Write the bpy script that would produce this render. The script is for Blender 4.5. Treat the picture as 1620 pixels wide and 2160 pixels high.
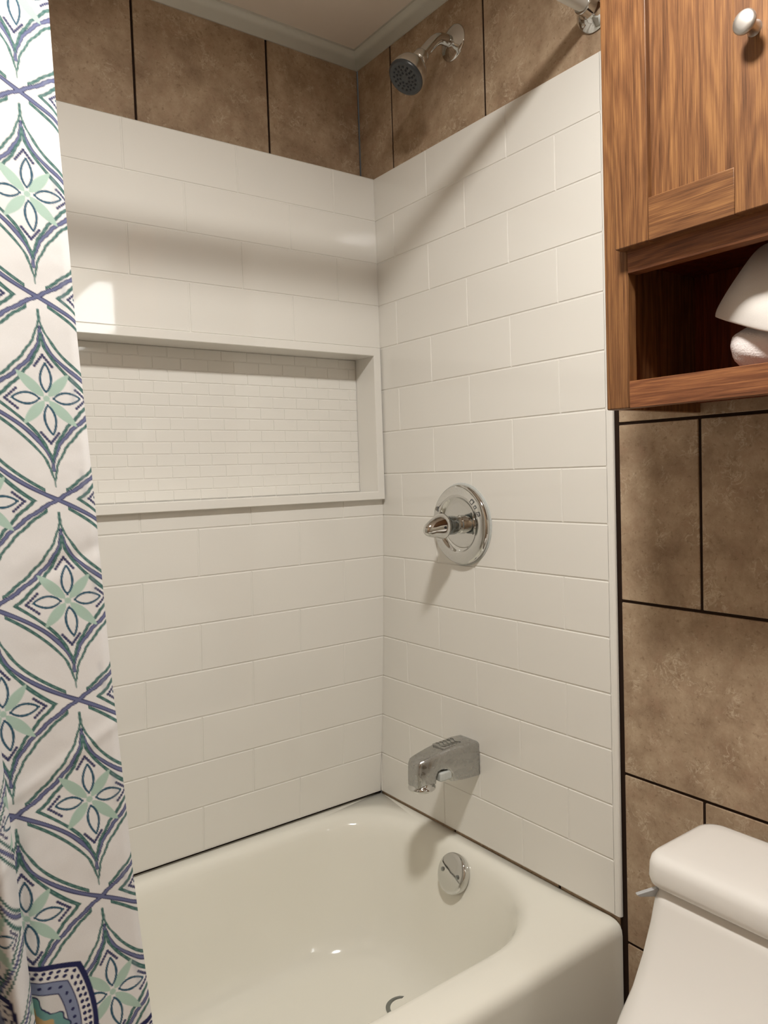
import bpy, bmesh, math, random
import numpy as np
from mathutils import Vector, Matrix
random.seed(4)
S = 0.0254            # everything below is written in inches
ZO = 15.0             # tub rim height above the floor, inches
scene = bpy.context.scene
for o in list(bpy.data.objects):
    bpy.data.objects.remove(o)
col = scene.collection
def W(x, y, z): return Vector((x * S, y * S, (z + ZO) * S))

# ------------------------------------------------------------------ camera, world, exposure
cd = bpy.data.cameras.new('camera')
cam = bpy.data.objects.new('camera', cd); col.objects.link(cam)
cd.sensor_fit = 'HORIZONTAL'; cd.sensor_width = 36.0
cd.lens = 36.0 * 1601.98 / 1620.0
cd.clip_start = 0.02
fwd = Vector((0.5923077, 0.8041279, -0.0504956)).normalized()
upv = Vector((0.0565586, 0.0210210, 0.9981780))
rgt = fwd.cross(upv).normalized(); upv = rgt.cross(fwd)
M = Matrix((rgt, upv, -fwd)).transposed().to_4x4()
M.translation = W(-43.75386, -59.44374, 32.04412)
cam.matrix_world = M
scene.camera = cam
w = bpy.data.worlds.new('world'); scene.world = w; w.use_nodes = True
w.node_tree.nodes['Background'].inputs[0].default_value = (1, .95, .88, 1)
w.node_tree.nodes['Background'].inputs[1].default_value = 0.05
scene.view_settings.view_transform = 'Standard'
scene.view_settings.look = 'None'
scene.view_settings.gamma = 1.0
scene.view_settings.use_curve_mapping = False
scene.view_settings.exposure = -0.34
DOME_STRENGTH = 400.0
DOME_COLOR = (1.0, 0.975, 0.92)
VANITY_STRENGTH = 12.0
VANITY_COLOR = (0.96, 1.0, 1.0)

# ------------------------------------------------------------------ materials
def nt(name):
    m = bpy.data.materials.new(name); m.use_nodes = True
    return m, m.node_tree, m.node_tree.nodes['Principled BSDF']
def simple(name, c, rough=.5, metal=0, spec=.5, coat=0, emit=None, es=0, noise=0, nscale=40, bump=0, bscale=200):
    m, t, b = nt(name)
    b.inputs['Base Color'].default_value = (*c, 1)
    b.inputs['Roughness'].default_value = rough
    b.inputs['Metallic'].default_value = metal
    b.inputs['Specular IOR Level'].default_value = spec
    b.inputs['Coat Weight'].default_value = coat
    b.inputs['Coat Roughness'].default_value = .06
    if emit:
        b.inputs['Emission Color'].default_value = (*emit, 1)
        b.inputs['Emission Strength'].default_value = es
    tc = t.nodes.new('ShaderNodeTexCoord')
    n = t.nodes.new('ShaderNodeTexNoise'); n.inputs['Scale'].default_value = nscale
    n.inputs['Detail'].default_value = 4
    t.links.new(tc.outputs['Object'], n.inputs['Vector'])
    mix = t.nodes.new('ShaderNodeMix'); mix.data_type = 'RGBA'
    mix.inputs['A'].default_value = (*[v * (1 - noise) for v in c], 1)
    mix.inputs['B'].default_value = (*[min(1, v * (1 + noise)) for v in c], 1)
    t.links.new(n.outputs['Fac'], mix.inputs['Factor'])
    t.links.new(mix.outputs['Result'], b.inputs['Base Color'])
    if bump:
        n2 = t.nodes.new('ShaderNodeTexNoise'); n2.inputs['Scale'].default_value = bscale
        t.links.new(tc.outputs['Object'], n2.inputs['Vector'])
        bp = t.nodes.new('ShaderNodeBump'); bp.inputs['Strength'].default_value = bump
        bp.inputs['Distance'].default_value = .001
        t.links.new(n2.outputs['Fac'], bp.inputs['Height'])
        t.links.new(bp.outputs['Normal'], b.inputs['Normal'])
    return m
def stone_mat():
    m, t, b = nt('brown_stone_tile')
    N = t.nodes.new; L = t.links.new
    tc = N('ShaderNodeTexCoord')
    def noise(sc, det, rough=.6, dist=0):
        n = N('ShaderNodeTexNoise'); n.inputs['Scale'].default_value = sc; n.inputs['Detail'].default_value = det
        n.inputs['Roughness'].default_value = rough; n.inputs['Distortion'].default_value = dist
        L(tc.outputs['Object'], n.inputs['Vector']); return n
    a = noise(12, 12, .72, .12)
    r = N('ShaderNodeValToRGB'); L(a.outputs['Fac'], r.inputs['Fac'])
    e = r.color_ramp.elements
    e[0].position = .33; e[0].color = (.262, .175, .110, 1)
    e[1].position = .68; e[1].color = (.51, .388, .268, 1)
    k = r.color_ramp.elements.new(.5); k.color = (.392, .282, .187, 1)
    p = noise(30, 9, .75, .1)
    rp = N('ShaderNodeValToRGB'); L(p.outputs['Fac'], rp.inputs['Fac'])
    rp.color_ramp.elements[0].position = .50; rp.color_ramp.elements[0].color = (0, 0, 0, 1)
    rp.color_ramp.elements[1].position = .68; rp.color_ramp.elements[1].color = (.55, .55, .55, 1)
    mx = N('ShaderNodeMix'); mx.data_type = 'RGBA'
    L(rp.outputs['Color'], mx.inputs['Factor']); L(r.outputs['Color'], mx.inputs['A'])
    mx.inputs['B'].default_value = (.37, .235, .155, 1)
    f = noise(170, 8, .72, .5)
    rf = N('ShaderNodeValToRGB'); L(f.outputs['Fac'], rf.inputs['Fac'])
    rf.color_ramp.elements[0].position = .60; rf.color_ramp.elements[0].color = (0, 0, 0, 1)
    rf.color_ramp.elements[1].position = .74; rf.color_ramp.elements[1].color = (.6, .6, .6, 1)
    mx2 = N('ShaderNodeMix'); mx2.data_type = 'RGBA'
    L(rf.outputs['Color'], mx2.inputs['Factor']); L(mx.outputs['Result'], mx2.inputs['A'])
    mx2.inputs['B'].default_value = (.60, .49, .36, 1)
    vn = noise(48, 6, .6, 1.1); vm = noise(16, 5, .65, 0)
    def mth(op, a_, b_=None, cl=False):
        q = N('ShaderNodeMath'); q.operation = op; q.use_clamp = cl
        if hasattr(a_, 'is_output'): L(a_, q.inputs[0])
        else: q.inputs[0].default_value = a_
        if b_ is not None:
            if hasattr(b_, 'is_output'): L(b_, q.inputs[1])
            else: q.inputs[1].default_value = b_
        return q.outputs[0]
    rid = mth('SUBTRACT', 1.0, mth('MULTIPLY', mth('ABSOLUTE', mth('SUBTRACT', vn.outputs['Fac'], .5)), 30.0), True)
    msk = mth('MULTIPLY', mth('SUBTRACT', vm.outputs['Fac'], .50), 9.0, True)
    vf = mth('MULTIPLY', mth('MULTIPLY', rid, msk), .62)
    mx3 = N('ShaderNodeMix'); mx3.data_type = 'RGBA'; L(vf, mx3.inputs['Factor']); L(mx2.outputs['Result'], mx3.inputs['A']); mx3.inputs['B'].default_value = (.66, .55, .41, 1)
    dk = noise(120, 5, .7, .3)
    df = mth('MULTIPLY', mth('MULTIPLY', mth('SUBTRACT', .43, dk.outputs['Fac']), 12.0, True), .5)
    mx4 = N('ShaderNodeMix'); mx4.data_type = 'RGBA'; L(df, mx4.inputs['Factor']); L(mx3.outputs['Result'], mx4.inputs['A']); mx4.inputs['B'].default_value = (.20, .12, .07, 1)
    L(mx4.outputs['Result'], b.inputs['Base Color'])
    b.inputs['Roughness'].default_value = .55
    b.inputs['Specular IOR Level'].default_value = .3
    bp = N('ShaderNodeBump'); bp.inputs['Strength'].default_value = .25; bp.inputs['Distance'].default_value = .001
    L(f.outputs['Fac'], bp.inputs['Height']); L(bp.outputs['Normal'], b.inputs['Normal'])
    return m
def wood_mat(name, axis, tone=(1, 1, 1)):
    """oak; axis = the grain direction 'y' or 'z' ('x' for the depth boards)"""
    m, t, b = nt(name)
    N = t.nodes.new; L = t.links.new
    tc = N('ShaderNodeTexCoord'); oi = N('ShaderNodeObjectInfo')
    add = N('ShaderNodeVectorMath'); add.operation = 'ADD'
    sc = N('ShaderNodeVectorMath'); sc.operation = 'SCALE'; sc.inputs[0].default_value = (3.1, 2.3, 1.7)
    L(oi.outputs['Random'], sc.inputs['Scale'])
    L(tc.outputs['Object'], add.inputs[0]); L(sc.outputs['Vector'], add.inputs[1])
    def mp(s_along, s_across):
        mpn = N('ShaderNodeMapping'); v = [s_across] * 3; v['xyz'.index(axis)] = s_along
        mpn.inputs['Scale'].default_value = v; L(add.outputs['Vector'], mpn.inputs['Vector']); return mpn
    def nz(mpn, det, dist, rough=.6):
        n = N('ShaderNodeTexNoise'); n.inputs['Scale'].default_value = 1; n.inputs['Detail'].default_value = det
        n.inputs['Distortion'].default_value = dist; n.inputs['Roughness'].default_value = rough
        L(mpn.outputs['Vector'], n.inputs['Vector']); return n
    big = nz(mp(1.6, 16), 2, .4)
    wv = N('ShaderNodeMath'); wv.operation = 'MULTIPLY'; wv.inputs[1].default_value = 75; L(big.outputs['Fac'], wv.inputs[0])
    sn = N('ShaderNodeMath'); sn.operation = 'SINE'; L(wv.outputs[0], sn.inputs[0])
    mr = N('ShaderNodeMapRange'); mr.inputs['From Min'].default_value = -1; mr.inputs['From Max'].default_value = 1
    L(sn.outputs[0], mr.inputs['Value'])
    fine = nz(mp(18, 800), 4, 0, .65)
    med = nz(mp(3, 130), 5, .15)
    r = N('ShaderNodeValToRGB'); e = r.color_ramp.elements
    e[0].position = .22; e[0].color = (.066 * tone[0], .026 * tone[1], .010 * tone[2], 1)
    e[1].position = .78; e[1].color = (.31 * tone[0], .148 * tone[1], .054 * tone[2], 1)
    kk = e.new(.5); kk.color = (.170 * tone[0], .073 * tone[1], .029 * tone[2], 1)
    a1 = N('ShaderNodeMath'); a1.operation = 'MULTIPLY_ADD'; a1.inputs[1].default_value = .14
    L(mr.outputs['Result'], a1.inputs[0])
    a2 = N('ShaderNodeMath'); a2.operation = 'MULTIPLY_ADD'; a2.inputs[1].default_value = .95; a2.inputs[2].default_value = -.32
    L(fine.outputs['Fac'], a2.inputs[0]); L(a2.outputs[0], a1.inputs[2])
    a3 = N('ShaderNodeMath'); a3.operation = 'MULTIPLY_ADD'; a3.inputs[1].default_value = .62
    L(med.outputs['Fac'], a3.inputs[0]); L(a1.outputs[0], a3.inputs[2])
    L(a3.outputs[0], r.inputs['Fac']); L(r.outputs['Color'], b.inputs['Base Color'])
    b.inputs['Roughness'].default_value = .42
    b.inputs['Specular IOR Level'].default_value = .35
    bp = N('ShaderNodeBump'); bp.inputs['Strength'].default_value = .25; bp.inputs['Distance'].default_value = .0006
    L(fine.outputs['Fac'], bp.inputs['Height']); L(bp.outputs['Normal'], b.inputs['Normal'])
    return m
def chrome_mat(name, c, rough, spots=0):
    m, t, b = nt(name)
    b.inputs['Metallic'].default_value = 1; b.inputs['Base Color'].default_value = (*c, 1)
    tc = t.nodes.new('ShaderNodeTexCoord')
    n = t.nodes.new('ShaderNodeTexNoise'); n.inputs['Scale'].default_value = 90; n.inputs['Detail'].default_value = 5
    t.links.new(tc.outputs['Object'], n.inputs['Vector'])
    mr = t.nodes.new('ShaderNodeMapRange'); mr.inputs['From Min'].default_value = .35; mr.inputs['From Max'].default_value = .7
    mr.inputs['To Min'].default_value = rough; mr.inputs['To Max'].default_value = rough + spots
    t.links.new(n.outputs['Fac'], mr.inputs['Value']); t.links.new(mr.outputs['Result'], b.inputs['Roughness'])
    return m
MT = {}
MT['stone'] = stone_mat()
MT['grout'] = simple('dark_grout_and_gap_shade', (.028, .016, .011), .9, spec=.1, noise=.2)
MT['panel'] = simple('white_surround_acrylic', (.81, .785, .735), .045, spec=.5, noise=.01, nscale=6, bump=.35, bscale=7)
MT['tub'] = simple('bathtub_enamel', (.84, .815, .73), .08, spec=.5, noise=.01, nscale=5)
MT['porcelain'] = simple('toilet_porcelain', (.82, .79, .75), .12, spec=.5, noise=.01, nscale=5)
MT['paint'] = simple('ceiling_paint', (.86, .77, .68), .6, noise=.02, nscale=30, bump=.15, bscale=300)
MT['wallpaint'] = simple('wall_paint', (.62, .57, .48), .6, noise=.02, nscale=30)
MT['trimpaint'] = simple('cove_trim_paint', (.66, .66, .60), .3, noise=.02, nscale=60)
MT['floor'] = simple('floor_tile', (.30, .24, .18), .4, noise=.15, nscale=12)
MT['wood_v'] = wood_mat('oak_upright', 'z')
MT['wood_h'] = wood_mat('oak_crosswise', 'y')
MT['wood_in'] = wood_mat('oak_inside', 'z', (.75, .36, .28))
MT['wood_h_lit'] = wood_mat('oak_rail_lit_crosswise', 'y', (1.15, 1.0, 1.1))  # same oak for the face rails, stronger light put into its tone
MT['chrome'] = chrome_mat('polished_chrome', (.66, .66, .645), .04, .03)
MT['chrome_worn'] = chrome_mat('water_spotted_chrome', (.46, .46, .45), .12, .34)
MT['nickel'] = chrome_mat('brushed_nickel', (.62, .60, .56), .20, .06)
MT['satin'] = chrome_mat('satin_nickel', (.56, .53, .50), .42, .05)
MT['steel_dark'] = chrome_mat('smoked_chrome', (.30, .32, .32), .08, .05)
MT['black'] = simple('black_rubber', (.018, .018, .020), .35, noise=.1)
MT['spray'] = simple('dark_grey_plastic', (.035, .038, .040), .3, noise=.1)
MT['whiteplastic'] = simple('white_enamelled_rod', (.78, .75, .68), .25, noise=.01)
MT['grey'] = simple('grey_lever_plastic', (.46, .46, .47), .3, noise=.03)
MT['clip'] = simple('limescaled_grey_metal', (.55, .57, .55), .45, noise=.15, nscale=150)
MT['mark'] = simple('etched_mark', (.16, .16, .16), .5)
MT['towel'] = simple('white_terry', (.80, .74, .72), .95, spec=.1, noise=.03, bump=1.0, bscale=420)
MT['cloth'] = simple('white_flat_cloth', (.74, .70, .66), .9, spec=.1, noise=.02, bump=.3, bscale=1500)
MT['dome'] = simple('lit_dome_glass', (1, .95, .85), .4, emit=DOME_COLOR, es=DOME_STRENGTH)
MT['vanity'] = simple('lit_frosted_shade', (1, 1, 1), .4, emit=VANITY_COLOR, es=VANITY_STRENGTH)
MT['mirror'] = chrome_mat('mirror_glass', (.85, .86, .85), .01, 0)

# ------------------------------------------------------------------ helpers
def link(name, bm, mats, parent=None, smooth=False, bevel=0, seg=2, angle=35):
    bm.normal_update()
    me = bpy.data.meshes.new(name); bm.to_mesh(me); bm.free()
    for v in me.vertices: v.co = ((v.co.x) * S, (v.co.y) * S, (v.co.z + ZO) * S)
    if not isinstance(mats, (list, tuple)): mats = [mats]
    for m in mats: me.materials.append(MT[m] if isinstance(m, str) else m)
    o = bpy.data.objects.new(name, me); col.objects.link(o)
    if smooth:
        for p in me.polygons: p.use_smooth = True
        if angle < 180:
            me.set_sharp_from_angle(angle=math.radians(angle))
    if bevel:
        md = o.modifiers.new('bevel', 'BEVEL'); md.width = bevel * S; md.segments = seg
        md.limit_method = 'ANGLE'; md.angle_limit = math.radians(40)
        for p in me.polygons: p.use_smooth = True
        me.set_sharp_from_angle(angle=math.radians(60))
    if parent:
        o.parent = parent
        o.matrix_parent_inverse = parent.matrix_world.inverted() if parent.type == 'EMPTY' and False else Matrix()
        if parent.type == 'EMPTY':
            o.matrix_parent_inverse = Matrix.Translation(-parent.location)
    return o
def tag(o, label=None, cat=None, group=None, kind=None):
    if label: o['label'] = label
    if cat: o['category'] = cat
    if group: o['group'] = group
    if kind: o['kind'] = kind
    return o
def thing(name, label, cat, x, y, z, group=None):
    o = bpy.data.objects.new(name, None); col.objects.link(o)
    o.empty_display_size = .05; o.location = W(x, y, z)
    return tag(o, label, cat, group)
def box(bm, x0, x1, y0, y1, z0, z1, mi=0):
    x0, x1 = sorted((x0, x1)); y0, y1 = sorted((y0, y1)); z0, z1 = sorted((z0, z1))
    v = [bm.verts.new(p) for p in ((x0, y0, z0), (x1, y0, z0), (x1, y1, z0), (x0, y1, z0), (x0, y0, z1), (x1, y0, z1), (x1, y1, z1), (x0, y1, z1))]
    for f in ((0, 3, 2, 1), (4, 5, 6, 7), (0, 1, 5, 4), (1, 2, 6, 5), (2, 3, 7, 6), (3, 0, 4, 7)):
        bm.faces.new([v[i] for i in f]).material_index = mi
def boxobj(name, dims, mat, parent=None, bevel=0.0, seg=2):
    bm = bmesh.new(); box(bm, *dims); return link(name, bm, mat, parent, bevel=bevel, seg=seg)
def lathe(bm, prof, origin, axis, n=48, mi=0, cap0=True, cap1=True, scale=None):
    """prof: (distance along axis, radius); radius may be an (a, b) ellipse"""
    ax = Vector(axis).normalized()
    ref = Vector((0, 0, 1)) if abs(ax.z) < .95 else Vector((0, 1, 0))
    e1 = ref.cross(ax).normalized(); e2 = ax.cross(e1)
    rings = []
    for d, r in prof:
        c = Vector(origin) + ax * d
        rings.append([bm.verts.new(c + e1 * (r * math.cos(2 * math.pi * i / n)) + e2 * (r * math.sin(2 * math.pi * i / n))) for i in range(n)])
    for a, b in zip(rings, rings[1:]):
        for i in range(n):
            j = (i + 1) % n
            bm.faces.new((a[i], a[j], b[j], b[i])).material_index = mi
    if cap0: bm.faces.new(list(reversed(rings[0]))).material_index = mi
    if cap1: bm.faces.new(rings[-1]).material_index = mi
def tube(bm, pts, r, n=24, mi=0):
    pts = [Vector(p) for p in pts]; rings = []
    rad = r if isinstance(r, (list, tuple)) else [r] * len(pts)
    prev = None
    for i, p in enumerate(pts):
        d = (pts[min(i + 1, len(pts) - 1)] - pts[max(i - 1, 0)]).normalized()
        if prev is None:
            ref = Vector((0, 0, 1)) if abs(d.z) < .9 else Vector((1, 0, 0))
            e1 = ref.cross(d).normalized()
        else:
            e1 = (prev - d * prev.dot(d)).normalized()
        prev = e1; e2 = d.cross(e1)
        rings.append([bm.verts.new(p + (e1 * math.cos(2 * math.pi * k / n) + e2 * math.sin(2 * math.pi * k / n)) * rad[i]) for k in range(n)])
    for a, b in zip(rings, rings[1:]):
        for i in range(n):
            j = (i + 1) % n
            bm.faces.new((a[i], a[j], b[j], b[i])).material_index = mi
    bm.faces.new(list(reversed(rings[0]))).material_index = mi
    bm.faces.new(rings[-1]).material_index = mi
def rrect(x0, x1, y0, y1, r, k=16, e=2.0):
    """points of a rounded rectangle, counter-clockwise"""
    out = []
    r = min(r, (x1 - x0) / 2 - 1e-3, (y1 - y0) / 2 - 1e-3)
    for cx, cy, a0 in ((x1 - r, y1 - r, 0), (x0 + r, y1 - r, 90), (x0 + r, y0 + r, 180), (x1 - r, y0 + r, 270)):
        for i in range(k + 1):
            a = math.radians(a0 + 90 * i / k)
            c, s = math.cos(a), math.sin(a)
            out.append((cx + r * math.copysign(abs(c) ** (2 / e), c), cy + r * math.copysign(abs(s) ** (2 / e), s)))
    return out
def loft(bm, rings, cap0=True, cap1=True, mi=0):
    """rings: lists of 3-D points with equal counts"""
    R = [[bm.verts.new(p) for p in r] for r in rings]
    n = len(R[0])
    for a, b in zip(R, R[1:]):
        for i in range(n):
            j = (i + 1) % n
            bm.faces.new((a[i], a[j], b[j], b[i])).material_index = mi
    if cap0: bm.faces.new(list(reversed(R[0]))).material_index = mi
    if cap1: bm.faces.new(R[-1]).material_index = mi
def brick(bm, place, a0, a1, z0, z1, gap, depth, ch):
    """one raised chamfered tile; place(a, z, h) -> point"""
    g = gap / 2
    o = [(a0 + g, z0 + g), (a1 - g, z0 + g), (a1 - g, z1 - g), (a0 + g, z1 - g)]
    i = [(a0 + g + ch, z0 + g + ch), (a1 - g - ch, z0 + g + ch), (a1 - g - ch, z1 - g - ch), (a0 + g + ch, z1 - g - ch)]
    if a1 - a0 < 2 * (g + ch) + .02 or z1 - z0 < 2 * (g + ch) + .02: return
    lo = [bm.verts.new(place(a, z, -depth)) for a, z in o]
    mid = [bm.verts.new(place(a * .5 + b * .5, z * .5 + q * .5, -depth * .22)) for (a, z), (b, q) in zip(o, i)]
    hi = [bm.verts.new(place(a, z, 0)) for a, z in i]
    for A, B in ((lo, mid), (mid, hi)):
        for k in range(4):
            j = (k + 1) % 4
            bm.faces.new((A[k], A[j], B[j], B[k]))
    bm.faces.new(hi)
def recalc(bm): bmesh.ops.recalc_face_normals(bm, faces=bm.faces[:])

# ------------------------------------------------------------------ the room shell
CEIL = 72.55; YB = 2.4; XR = 0.3; XL = -58.0; YF = -112.0
def back_y(z):
    t = (30 - z) / 30.0
    return 1.084 * t + .964 * t * t
def stone_wall(name, axis, plane, a0, a1, z0, z1, offs, thick=1.5, sgn=1, extra_lo=None):
    """running-bond 12 inch tiles with dark grout. axis 'x': wall plane x=plane, runs along y."""
    bm = bmesh.new()
    zj = [34.9 + 12.2 * k for k in range(-6, 5)]
    T = .28; G = .20
    def addbox(p, q, r, s, t0, t1, mi):
        if axis == 'x': box(bm, plane + sgn * t0, plane + sgn * t1, p, q, r, s, mi)
        else: box(bm, p, q, plane + sgn * t0, plane + sgn * t1, r, s, mi)
    addbox(a0, a1, z0, z1, .10, thick, 1)
    for k in range(len(zj) - 1):
        lo, hi = max(zj[k], z0), min(zj[k + 1], z1)
        if hi - lo < .3: continue
        off = offs[0] if (k % 2 == 0) else offs[1]
        j = off - 12.1 * 12
        while j < a1 + 13:
            p, q = max(j, a0), min(j + 12.1, a1)
            if axis == 'x' and abs(p + 27.05) < .1: p = -26.55
            if axis == 'x' and abs(q + 27.05) < .1: q = -26.96
            cuts = [p, -26.96, q] if (axis == 'x' and p < -27.2 and q > -26.8) else [p, q]   # the old tiles are cut where the panel ends
            for ci, (p, q) in enumerate(zip(cuts, cuts[1:])):
                if ci == 1: p = -26.55
                if q - p > .25:
                    gl = G / 2 if lo > z0 + .01 else 0; gh = G / 2 if hi < z1 - .01 else 0
                    addbox(p + G / 2, q - G / 2, lo + gl, hi - gh, 0, .2, 0)
            j += 12.1
    return link(name, bm, ['stone', 'grout'], bevel=.04, seg=1)
# zj index k=6 -> 34.9 ; rows 34.9-47.1 and 59.3-71.5 share the joint at y=-27.05
tag(stone_wall('wall_right', 'x', XR, YF, YB, -15, CEIL, (-27.05, -33.0)), kind='structure')
b = stone_wall('wall_back', 'y', YB, XL, XR + .05, 57.5, CEIL, (-9.62, -9.62)); tag(b, kind='structure')
boxobj('wall_back_base', (XL - .1, XR + .1, 2.62, 5.7, -15, 57.5), 'grout')['kind'] = 'structure'  # dark colour here paints the shade in the gap between panel and tub
tag(stone_wall('wall_left', 'x', XL, YF, YB, -15, CEIL, (-27.05, -33.0), sgn=-1), kind='structure')
boxobj('wall_front', (XL - 1.5, XR + 1.5, YF - 1.5, YF, -15, CEIL), 'wallpaint')['kind'] = 'structure'
boxobj('ceiling', (XL - 1.5, XR + 1.5, YF - 1.5, YB + 3, CEIL, CEIL + 1.5), 'paint')['kind'] = 'structure'
boxobj('floor', (XL - 1.5, XR + 1.5, YF - 1.5, 5.7, -16.5, -15), 'floor')['kind'] = 'structure'
def cove(name, along):
    bm = bmesh.new()
    prof = [(0, 71.12), (.16, 71.10), (.20, 71.22), (.26, 71.5), (.38, 71.85), (.58, 72.15), (.80, 72.32), (.92, 72.38), (.95, CEIL), (0, CEIL)]
    if along == 'x':
        R = [[(XL, YB - a, z) for a, z in prof], [(XR - .0 - a * 1.0, YB - a, z) for a, z in prof]]
    else:
        R = [[(XR - a, YB - a, z) for a, z in prof], [(XR - a, YF, z) for a, z in prof]]
    loft(bm, R); recalc(bm)
    tag(link(name, bm, 'trimpaint', smooth=True, angle=50), kind='structure')
cove('trim_1', 'x'); cove('trim_2', 'y')

# ------------------------------------------------------------------ ceiling light (out of frame, lights the scene)
LX, LY = -28.0, -42.5
cl = thing('ceiling_light', 'round flat-lens ceiling light glowing in front of the bathtub opening', 'light', LX, LY, CEIL)
bm = bmesh.new(); lathe(bm, [(0, 3.9), (1.0, 4.0), (1.5, 3.9), (1.6, 3.5), (1.5, 3.3), (1.3, 3.25)], (LX, LY, CEIL), (0, 0, -1)); link('canopy', bm, 'nickel', cl, smooth=True, angle=40)
bm = bmesh.new(); lathe(bm, [(1.31, 3.2), (1.36, 3.1), (1.38, 1.5), (1.39, .1)], (LX, LY, CEIL), (0, 0, -1)); link('glass_lens', bm, 'dome', cl, smooth=True)
# vanity light bar on the right wall, behind the camera
vl = thing('vanity_light', 'long frosted vanity light bar on the brown tiled wall beyond the cabinet', 'light', XR, -92, 63)
boxobj('backplate', (XR, XR - .8, -107, -77, 58.5, 67.5), 'nickel', vl, bevel=.1)
boxobj('glass_shade', (XR - .8, XR - 4.0, -106, -78, 59, 67), 'vanity', vl, bevel=.8, seg=4)

# ------------------------------------------------------------------ tub surround panels
bm = bmesh.new()
PITCH = 9.585
NX0, NX1, NZ0, NZ1 = -42.5, -.16, 29.57, 44.0          # niche frame, outside
IX0, IX1, IZ0, IZ1 = -41.6, -.95, 30.36, 43.22          # niche opening
GD = .05
def pl_back(a, z, h): return (a, back_y(z) - h, z)
def wallstrip(bm, a0, a1, z0, z1, depth, n=1):
    # the flat ground that shows in the grooves
    zs = [z0 + (z1 - z0) * i / n for i in range(n + 1)]
    for p, q in zip(zs, zs[1:]):
        v = [bm.verts.new(pl_back(a, z, -depth)) for a, z in ((a0, p), (a1, p), (a1, q), (a0, q))]
        bm.faces.new(v)
wallstrip(bm, XL + .3, 0, 44, 60, GD, 4)
wallstrip(bm, XL + .3, 0, 0, 29.9, GD, 12)
wallstrip(bm, XL + .3, -42, 29.9, 44, GD, 4)
for k in range(15):
    z1, z0 = 60 - 4 * k, 56 - 4 * k
    if k == 7: spans = [(XL + .3, 0, 28, 29.9), (XL + .3, -42.2, 29.9, 32)]
    elif 4 <= k <= 6: spans = [(XL + .3, -42.2, z0, z1)]
    else: spans = [(XL + .3, 0, z0, z1)]
    off = -4.658 if k % 2 == 0 else -9.45
    if k >= 7:
        off = -9.45 if k % 2 == 0 else -4.658
    for a0, a1, p, q in spans:
        j = off + PITCH * 2 - PITCH * 10
        while j < a1 + PITCH:
            l, r_ = max(j, a0), min(j + PITCH, a1)
            if r_ - l > .3:
                brick(bm, pl_back, l, r_, p, q, .10, GD, .05)
            j += PITCH
# top cap and thickness
v = [bm.verts.new(p) for p in ((XL + .3, back_y(60), 60), (0, back_y(60), 60), (0, YB, 60), (XL + .3, YB, 60))]; bm.faces.new(v)
v = [bm.verts.new(p) for p in ((XL + .3, back_y(0), 0), (0, back_y(0), 0), (0, 2.6, 0), (XL + .3, 2.6, 0))]; bm.faces.new(v)
recalc(bm)
# make sure the faces look into the room
for f in bm.faces:
    if f.normal.y > .3 and abs(f.normal.z) < .5: f.normal_flip()
back_panel = link('surround_panel', bm, 'panel')
tag(back_panel, 'white tile-patterned back surround panel with long recessed shelf niche', 'wall panel')
# niche frame and recess
bm = bmesh.new()
Y0 = -.55; YN = 2.56
def ringrect(x0, x1, z0, z1, y): return [(x0, y, z0), (x1, y, z0), (x1, y, z1), (x0, y, z1)]
loft(bm, [ringrect(NX0, NX1, NZ0, NZ1, .35), ringrect(NX0, NX1, NZ0, NZ1, Y0 + .06), ringrect(NX0 + .06, NX1 - .06, NZ0 + .06, NZ1 - .06, Y0),
          ringrect(IX0 - .05, IX1 + .05, IZ0 - .05, IZ1 + .05, Y0), ringrect(IX0, IX1, IZ0, IZ1, Y0 + .06), ringrect(IX0, IX1, IZ0, IZ1, YN)], cap0=False, cap1=False)
recalc(bm)
link('niche_frame', bm, 'panel', back_panel)
bm = bmesh.new()
def pl_n(a, z, h): return (a, YN - h, z)
v = [bm.verts.new(pl_n(a, z, -.04)) for a, z in ((IX0 - .1, IZ0 - .1), (IX1 + .1, IZ0 - .1), (IX1 + .1, IZ1 + .1), (IX0 - .1, IZ1 + .1))]; bm.faces.new(v)
zl = [IZ0] + [31.22 + 1.01 * i for i in range(12)]
zl = [z for z in zl if z < IZ1 - .2] + [IZ1]
for i, (p, q) in enumerate(zip(zl, zl[1:])):
    off = -3.0 if i % 2 == 0 else -1.85
    # joint rows: row 40.3-41.3 has a joint at -3.0
    j = off + 2.436 * 3 - 2.436 * 24
    while j < IX1 + 3:
        l, r_ = max(j, IX0), min(j + 2.436, IX1)
        if r_ - l > .2: brick(bm, pl_n, l, r_, p, q, .07, .04, .03)
        j += 2.436
recalc(bm)
for f in bm.faces:
    if f.normal.y > .3: f.normal_flip()
link('niche_tiles', bm, 'panel', back_panel)

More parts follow.
